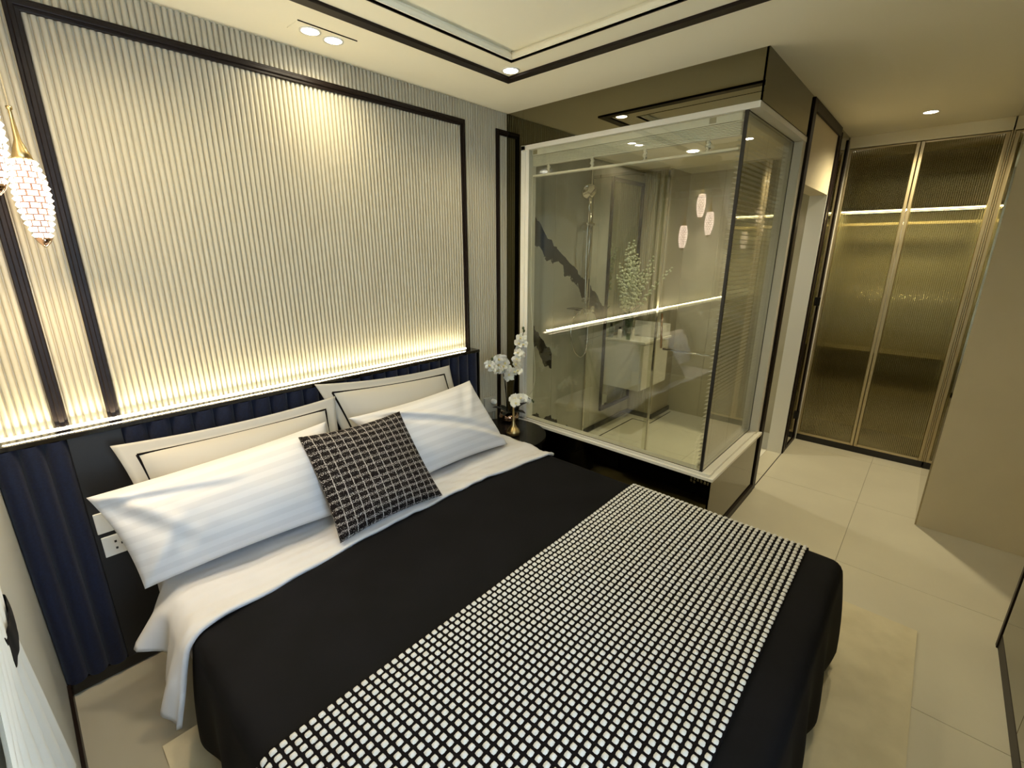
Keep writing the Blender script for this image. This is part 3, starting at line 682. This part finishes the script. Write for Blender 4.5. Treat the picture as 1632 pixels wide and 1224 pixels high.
for a, L, w, u in ((-.35, .13, .055, .75), (-1.3, .13, .06, .5), (2.6, .12, .05, .8), (3.6, .13, .05, .55), (-.9, .14, .05, .95), (1.7, .08, .045, .9)): leaf(po, a, L, w, u)
def arch(pts): return [Vector(p) for p in pts]
s1 = [(PX0-.015, PY0, PZ0+.05), (PX0-.03, PY0+.0, PZ0+.20), (PX0-.045, PY0+.005, PZ0+.33), (PX0-.075, PY0-.0, PZ0+.435), (PX0-.13, PY0-.01, PZ0+.475), (PX0-.19, PY0-.02, PZ0+.465)]
s2 = [(PX0+.01, PY0, PZ0+.05), (PX0+.025, PY0-.02, PZ0+.22), (PX0+.03, PY0-.035, PZ0+.38), (PX0+.055, PY0-.04, PZ0+.50), (PX0+.085, PY0-.045, PZ0+.60), (PX0+.10, PY0-.05, PZ0+.655)]
for s in (s1, s2): put(MB().tube(s, .0035, 6, .6).build('stem', MT['leafdark'], smooth=True), po)
put(MB().tube([(PX0-.012, PY0+.008, PZ0+.05), (PX0-.03, PY0+.01, PZ0+.42)], .003, 6).build('support_stick', MT['black']), po)
for (dx, dz) in ((-.215, .455), (-.19, .43)  , (-.165, .455), (-.14, .485), (-.125, .44), (-.10, .475), (-.095, .425), (-.07, .445), (-.07, .395), (-.045, .40), (-.045, .36), (-.03, .335), (-.125, .40)):
    bloom(po, (PX0+dx, PY0-.025+random.uniform(-.02, .02), PZ0+dz), 1.45)
for (dx, dz) in ((.105, .60), (.075, .60), (.10, .555), (.08, .525), (.06, .50), (.085, .48), (.05, .455), (.03, .43), (.055, .415), (.02, .375), (.04, .38), (.07, .565)):
    bloom(po, (PX0+dx-.02, PY0-.055+random.uniform(-.018, .015), PZ0+dz), 1.32)
for d in ((-.185, -.02, .488), (-.195, -.02, .468), (.098, -.05, .645), (.09, -.05, .665)): bud(po, (PX0+d[0], PY0+d[1], PZ0+d[2]), .009)

# ================================================================== CEILING LIGHTS
def downlight(label, x, y, group=None):
    t = thing('downlight', label, 'ceiling light', (x, y, H))
    MB().lathe([(.036, -.004), (.044, -.004), (.045, .004), (.030, .004)], seg=32, cap=False).build('ring', MT['white'], t, smooth=True)
    MB().lathe([(.0005, -.001), (.036, -.0025)], seg=32, cap=False).build('lens', MT['lamp'], t)
    return t
tw = thing('twin_downlight', 'twin recessed downlight in a square-edged trim above the fluted wall', 'ceiling light', (-1.286, -.222, H))
MB().box(-.125, .125, -.048, .048, -.003, .004).build('trim_plate', MT['ceil'], tw, bevel=.001)
MB().box(-.125, .125, -.050, -.048, -.004, .004).build('shadow_gap', MT['dark'], tw)
for x, y in SPOTS[:2]:
    o = MB().lathe([(.034, -.006), (.042, -.006), (.043, .002), (.03, .002)], seg=32, cap=False).build('ring', MT['white'], tw, smooth=True); o.location = (x+1.286, y+.222, 0)
    o = MB().lathe([(.0005, -.003), (.034, -.0045)], seg=32, cap=False).build('lens', MT['lamp'], tw); o.location = (x+1.286, y+.222, 0)
downlight('round recessed downlight at the corner of the dark ceiling trim', *SPOTS[2])
downlight('round recessed downlight in the corridor ceiling before the wardrobe', *SPOTS[3])
bt = thing('downlight', 'round downlight in the bathroom ceiling behind the glass', 'ceiling light', (1.25, -.75, 2.36))
MB().lathe([(.0005, -.001), (.04, -.0025)], seg=24, cap=False).build('lens', MT['lamp'], bt)

# ================================================================== PENDANT LAMP
pn = thing('pendant_lamp', 'cluster pendant of crystal drops with gold caps hanging at the left', 'pendant lamp', (-2.27, -.38, H))
MB().lathe([(.17, -.03), (.175, -.02), (.175, -.001)], seg=40).build('canopy', MT['gold'], pn, smooth=False)
def drop(x, y, z):            # z: middle of the crystal body
    d = bpy.data.objects.new('crystal_drop', None); COL.objects.link(d); d.parent = pn; d.location = (x+2.27, y+.38, z-H)
    hgt, R = .215, .040
    def prof(v): return R*(sin(pi*(.16+.74*v))**.75)*(1.0-.10*v)
    mb = MB(); rows = 13
    for j in range(rows):
        v = 1-(j+.5)/rows; zz = hgt*(v-.5); r = prof(1-v); n = 10
        for i in range(n):
            a = 2*pi*(i+.5*(j % 2))/n; h2 = hgt/rows*.385; w = 2*pi*r/n*(.44 if i % 2 else .36); c = Vector((cos(a), sin(a), 0)); tt = Vector((-sin(a), cos(a), 0))
            b = len(mb.v)
            for dx, dz, o_ in ((-1, -1, 0), (1, -1, 0), (1, 1, 0), (-1, 1, 0), (0, 0, .006)):
                p = c*(r+o_)+tt*dx*w; mb.v.append((p.x, p.y, zz+dz*h2))
            mb.f += [(b, b+1, b+4), (b+1, b+2, b+4), (b+2, b+3, b+4), (b+3, b, b+4), (b+3, b+2, b+1, b)]
    c = mb.build('crystal_beads', MT['crystal'], d); c['kind'] = 'stuff'
    MB().lathe([(prof(1-v)*.80, hgt*(v-.5)) for v in [k/10 for k in range(11)]], seg=14).build('dark_core', MT['bulb'], d, smooth=True)  # dark filler, not glowing: stands in for shade between the beads
    MB().lathe([(.024, hgt*.5-.004), (.018, hgt*.5+.02), (.008, hgt*.5+.05), (.0045, hgt*.5+.10), (.004, hgt*.5+.125), (.007, hgt*.5+.128), (.007, hgt*.5+.135)], seg=18).build('gold_cap', MT['brass'], d, smooth=True)
    MB().lathe([(.003, -hgt*.5-.025), (.014, -hgt*.5-.012), (.021, -hgt*.5+.002)], seg=14).build('finial', MT['copper'], d, smooth=True)
    MB().tube([(0, 0, hgt*.5+.13), (0, 0, H-z-.028)], .0018, 6).build('cord', MT['cord'], d)
drop(-2.268, -.273, 1.792); drop(-2.341, -.490, 1.915); drop(-2.345, -.392, 2.085)

# ================================================================== CURTAIN
ct = thing('curtain', 'white curtain drawn back by a black tieback at the lower left', 'curtain', (-2.49, -1.15, .54))
def curt(u, v):
    z = .395+(2.47-.395)*v; zt = .955
    if z > zt: k = ((z-zt)/(2.47-zt)); y0 = -1.06+.62*k**.7; y1 = -1.5+.34*min(1, k*5)-.1*k
    else: k = (zt-z)/(zt-.395); y0 = -1.035+.19*k**.9; y1 = -1.5-.3*k**.5
    amp = .004+.004*abs(k); y = y0+(y1-y0)*u
    return (-2.510+amp*sin(u*pi*14+.6*sin(v*5))*(1 if u > .04 else u/.04), y, z)
put(MB().grid(curt, 120, 60).build('drape', MT['curtain'], smooth=True), ct)
def tie(u, v):
    a = 2*pi*u; rr = 1+.05*sin(a*9)+.1*sin(pi*v)
    return (-2.510+.009*rr*cos(a), -1.085+.085*rr*sin(a), (.925+.062*v+.003*sin(a*7)))
put(MB().grid(tie, 60, 6, True).build('tieback', MT['duvet'], smooth=True), ct)
ct.children[-1].modifiers.new('s', 'SOLIDIFY').thickness = .002

# ================================================================== VENETIAN BLINDS
def blind_front():
    t = thing('venetian_blind', 'white venetian blind raised to the top of the front pane', 'blind', (.085, -.84, 2.2))
    put(B('head_rail', MT['white'], .062, .10, -1.465, -.21, 2.232, 2.266, bevel=.002), t)
    for k in range(9): put(B('slat', MT['white'], .066, .098, -1.463, -.212, 2.172+k*.0066, 2.1765+k*.0066, bevel=.0008), t)
    put(B('bottom_rail', MT['white'], .066, .094, -1.463, -.212, 2.108, 2.120, bevel=.003), t)
    for y in (-.338, -.658, -.986, -1.317):
        pts = [(.070+.004*sin(k*2.1), y+.011*sin(k*1.9), 2.120+.052*k/30) for k in range(31)]
        put(MB().tube(pts, .0040, 5).build('ladder_cord', MT['white'], smooth=True), t)
        put(MB().tube([(.07, y-.004, 2.172), (.068, y-.004, 2.235)], .0008, 4).build('lift_cord', MT['cord']), t)
    pts = [(.062, -.215+0*k, 2.11-.25*k) for k in range(4)]+[(.062, -.228, 1.2), (.062, -.245, 1.02), (.062, -.262, .86), (.062, -.262, .76), (.060, -.243, .68), (.058, -.212, .64)]
    put(MB().tube(pts, .0022, 6).build('pull_cord', MT['white'], smooth=True), t)
    for y in (-.235, -1.33): put(MB().box(.0605, .0622, y-.016, y+.016, 2.238, 2.262).build('rail_clip', MT['cord']), t)
blind_front()
def blind_side():
    t = thing('venetian_blind', 'white venetian blind lowered behind the side pane, slats open', 'blind', (.47, -1.455, 1.35))
    put(B('head_rail', MT['white'], .07, .885, -1.475, -1.445, 2.228, 2.262, bevel=.002), t)
    n = 74; sl = MB().grid(lambda u, v: (-.405+.81*v, (u-.5)*.024, .0016*sin(pi*u)), 4, 1).build('slat', MT['white'], None, smooth=True)
    me = sl.data; bpy.data.objects.remove(sl)
    for k in range(n):
        o = bpy.data.objects.new('slat', me); COL.objects.link(o); o.parent = t; o.location = Vector((.478, -1.459, .50+k*.0233))-Vector(t.location); o.rotation_euler = (radians(-6), 0, 0)
    put(B('bottom_rail', MT['white'], .073, .883, -1.470, -1.448, .477, .487, bevel=.002), t)
    for x in (.17, .475, .78): put(MB().box(x-.0006, x+.0006, -1.4720, -1.4712, .487, 2.23).box(x-.0006, x+.0006, -1.4468, -1.4460, .487, 2.23).build('ladder_cord', MT['cord']), t)
blind_side()

# ================================================================== BATHROOM FITTINGS
sh_ = thing('shower_set', 'chrome shower riser with hand shower and hose on the marble wall', 'shower', (.96, -.08, 1.16))
def P(o): return put(o, sh_)
P(MB().tube([(.925, -.10, 1.16), (.925, -.10, 2.30)], .009, 10).build('riser_pipe', MT['chrome'], smooth=True))
for z in (1.25, 2.28): P(MB().tube([(.925, -.06, z), (.925, -.10, z)], .012, 10).build('bracket', MT['chrome'], smooth=True))
P(MB().box(.85, .965, -.125, -.075, 1.85, 1.872).build('slider', MT['chrome'], bevel=.006))
P(MB().tube([(.855, -.13, 1.87), (.84, -.14, 1.97), (.825, -.155, 2.05)], .011, 10).build('handle', MT['chrome'], smooth=True))
hd = MB().lathe([(.0, -.02), (.03, -.018), (.055, 0), (.058, .012), (.05, .016), (.0, .017)], seg=28, cap=False).build('spray_head', MT['chrome'], None, smooth=True); P(hd)
hd.rotation_euler = (radians(120), 0, radians(-40)); hd.location = Vector((.81, -.15, 2.095))-Vector(sh_.location)
P(MB().box(.80, .975, -.13, -.06, 1.145, 1.19).build('mixer_body', MT['chrome'], bevel=.012)); P(MB().lathe([(.02, 0), (.02, .04), (.014, .05)], (.955, -.14, 1.16), 14).build('mixer_knob', MT['chrome'], smooth=True))
P(B('soap_shelf', MT['black'], .70, .79, -.16, -.061, 1.20, 1.206))
hp = [(.85, -.13, 1.87), (.845, -.13, 1.6), (.86, -.135, 1.25), (.885, -.15, 1.02), (.87, -.16, .89), (.82, -.17, .82), (.75, -.17, .81), (.68, -.16, .88), (.645, -.15, 1.02), (.68, -.14, 1.12), (.78, -.12, 1.165)]
def smooth_path(p, n=6):
    p = [Vector(q) for q in p]; out = []
    for i in range(len(p)-1):
        a, b, c, d = p[max(i-1, 0)], p[i], p[i+1], p[min(i+2, len(p)-1)]
        for k in range(n):
            t = k/n; out.append(.5*((2*b)+(c-a)*t+(2*a-5*b+4*c-d)*t*t+(3*b-a-3*c+d)*t**3))
    return out+[p[-1]]
P(MB().tube(smooth_path(hp), .006, 8).build('hose', MT['chrome'], smooth=True))
# glass shower partition with towel bar
pt = thing('shower_screen', 'clear glass shower screen with chrome edge inside the bathroom', 'shower screen', (1.0, -.4, 0))
put(B('pane', MT['glass'], .997, 1.005, -.70, -.062, .02, 2.21), pt); put(B('pane', MT['glass'], 1.010, 1.018, -1.40, -.66, .02, 2.21), pt)
put(MB().box(.992, 1.010, -.712, -.698, .02, 2.21).box(.994, 1.008, -.076, -.062, .02, 2.21).box(.992, 1.010, -.70, -.07, 2.21, 2.23).box(.992, 1.010, -1.40, -.07, .0, .02).build('chrome_edge', MT['chrome']), pt)
put(MB().tube([(.965, -.79, .93), (.965, -1.24, .93)], .008, 10).build('towel_bar', MT['chrome'], smooth=True), pt)
for y in (-.80, -1.23): put(MB().tube([(1.012, y, .93), (.965, y, .93)], .011, 10).build('bar_bracket', MT['chrome'], smooth=True), pt)
put(MB().tube([(.965, -.775, .935), (.965, -.757, 1.20)], .008, 10).build('pull_handle', MT['copper'], smooth=True), pt)
# tall framed mirror
tm = thing('wall_mirror', 'tall dark-framed mirror on the bathroom wall behind the vanity', 'mirror', (1.56, -.07, .17))
put(MB().box(1.28, 1.30, -.085, -.061, .17, 2.255).box(1.815, 1.835, -.085, -.061, .17, 2.255).box(1.30, 1.815, -.085, -.061, 2.225, 2.255).box(1.30, 1.815, -.085, -.061, .17, .20).build('frame', MT['dark'], bevel=.002), tm)
put(B('mirror_glass', mat('silver_mirror', (.62, .66, .55, 1), .02, 1), 1.30, 1.815, -.072, -.064, .20, 2.225), tm)
ml = thing('mirror_lamp', 'slim chrome picture lamp above the tall bathroom mirror', 'lamp', (1.60, -.10, 2.30))
put(MB().tube([(1.50, -.13, 2.31), (1.70, -.13, 2.31)], .012, 10).build('lamp_tube', MT['chrome'], smooth=True), ml); put(MB().tube([(1.60, -.061, 2.31), (1.60, -.13, 2.31)], .008, 8).build('bracket', MT['chrome']), ml)
# vanity
vn = thing('vanity', 'wall-hung white vanity cabinet with worktop inside the bathroom', 'vanity', (1.5, -.27, .45))
put(B('cabinet', MT['white'], 1.292, 1.80, -.450, -.088, .44, .865, bevel=.004), vn)
put(B('worktop', MT['stone'], 1.285, 1.815, -.490, -.088, .868, .893, bevel=.006), vn)
put(B('door', MT['white'], 1.300, 1.548, -.470, -.452, .45, .86, bevel=.003), vn); put(B('door', MT['white'], 1.552, 1.80, -.470, -.452, .45, .86, bevel=.003), vn)
bs = thing('wash_basin', 'white rectangular vessel basin on the vanity worktop', 'basin', (1.62, -.30, .893))
m = MB(); m.box(1.56, 1.805, -.475, -.12, .893, .90).box(1.56, 1.805, -.475, -.46, .90, 1.0).box(1.56, 1.805, -.135, -.12, .90, 1.0).box(1.56, 1.575, -.46, -.135, .90, 1.0).box(1.79, 1.805, -.46, -.135, .90, 1.0)
put(m.build('bowl', MT['ceramic'], bevel=.004), bs)
fa = thing('faucet', 'tall chrome basin faucet beside the flower vase', 'faucet', (1.40, -.33, .893))
put(MB().tube([(1.405, -.30, .893), (1.405, -.30, 1.12)], .014, 10).build('column', MT['chrome'], smooth=True), fa); put(MB().tube([(1.405, -.30, 1.10), (1.52, -.34, 1.10)], .011, 10).build('spout', MT['chrome'], smooth=True), fa)
put(MB().box(1.39, 1.42, -.315, -.285, 1.125, 1.135).build('lever', MT['chrome'], bevel=.003), fa)
for k, (x, y, h, r, mm, lb) in enumerate(((1.31, -.13, .13, .022, 'greenglass', 'clear square toiletry bottle with dark edges at the vanity corner'), (1.345, -.20, .10, .02, 'ceramic', 'white toiletry bottle with a black cap on the vanity'), (1.32, -.30, .07, .02, 'greenglass', 'short clear glass tumbler on the vanity edge'))):
    b = thing('toiletry_bottle', lb, 'bottle', (x, y, .893)); MB().lathe([(r, 0), (r, h*.7), (r*.5, h*.8)], seg=14).build('bottle_body', MT[mm], b, smooth=True)
    MB().lathe([(r*.5, h*.8), (r*.5, h)], seg=12).build('cap', MT['black' if k != 2 else 'chrome'], b)
# bouquet in a glass vase
bq = thing('flower_vase', 'glass vase of tall white delphinium stems inside the bathroom', 'flowers', (1.46, -.21, .893))
MB().lathe([(.03, .004), (.035, .01), (.045, .18), (.043, .18), (.032, .014), (.002, .012)], seg=20, cap=False).build('vase', MT['greenglass'], bq, smooth=True)
random.seed(21)
tips = [(-.16, .05, .56), (-.09, .07, .66), (-.04, .04, .78), (-.12, .02, .50), (-.07, .03, .60), (.0, .03, .72), (.06, -.02, .74), (.11, -.03, .56), (.02, .05, .84), (.05, .02, .86), (.10, .05, .80), (.14, .0, .70), (.02, -.05, .64), (-.06, -.06, .55), (.08, -.08, .6), (.19, -.13, .62), (.34, -.24, .62), (.22, -.10, .72)]
for (tx, ty, tz) in tips:
    p0 = Vector((random.uniform(-.015, .015), random.uniform(-.015, .015), .02)); p2 = Vector((tx, min(ty, .09), tz)); p1 = (p0+p2)*.5+Vector((-tx*.22, -ty*.2, .07))
    pts = [p0*(1-t)**2+p1*2*t*(1-t)+p2*t*t for t in [k/12 for k in range(13)]]
    s_ = MB().tube(pts, .003, 5, .5).build('flower_stem', MT['leaf'], bq, smooth=True)
    mb = MB()
    for k in range(26):
        t = .40+.60*(k/26); q = p0*(1-t)**2+p1*2*t*(1-t)+p2*t*t; a = k*2.4; rr = .026*(1.25-t*.75)
        c = q+Vector((cos(a)*rr, sin(a)*rr*.8, sin(a*1.7)*rr*.5)); mb.ball(tuple(c), .0155*(1.45-t*.8), 6, 4, (1, 1, .75))
    f_ = mb.build('blossoms', MT['blossom'], s_, smooth=True); f_['kind'] = 'stuff'
def bl_leaf(a, up):
    def f(u, v): 
        w = .035*sin(pi*(.05+.95*v)); return Vector((cos(a)*(.02+.13*v)-sin(a)*(u-.5)*w, sin(a)*(.02+.13*v)*.6+cos(a)*(u-.5)*w, .18+.13*v*up-.05*v*v))
    MB().grid(f, 3, 6).build('leaf', MT['leaf'], bq, smooth=True)
for k in range(8): bl_leaf(k*.8, random.uniform(.3, 1.2))
tp = thing('toilet_brush', 'chrome toilet brush in its holder on bathroom floor behind the brown post', 'brush', (1.77, -1.37, 0))
MB().lathe([(.03, 0), (.03, .005), (.024, .01), (.024, .14), (.026, .145)], seg=18).build('holder', MT['chrome'], tp, smooth=True); MB().lathe([(.006, .145), (.006, .30), (.009, .305), (.009, .32)], seg=10).build('handle', MT['chrome'], tp, smooth=True)
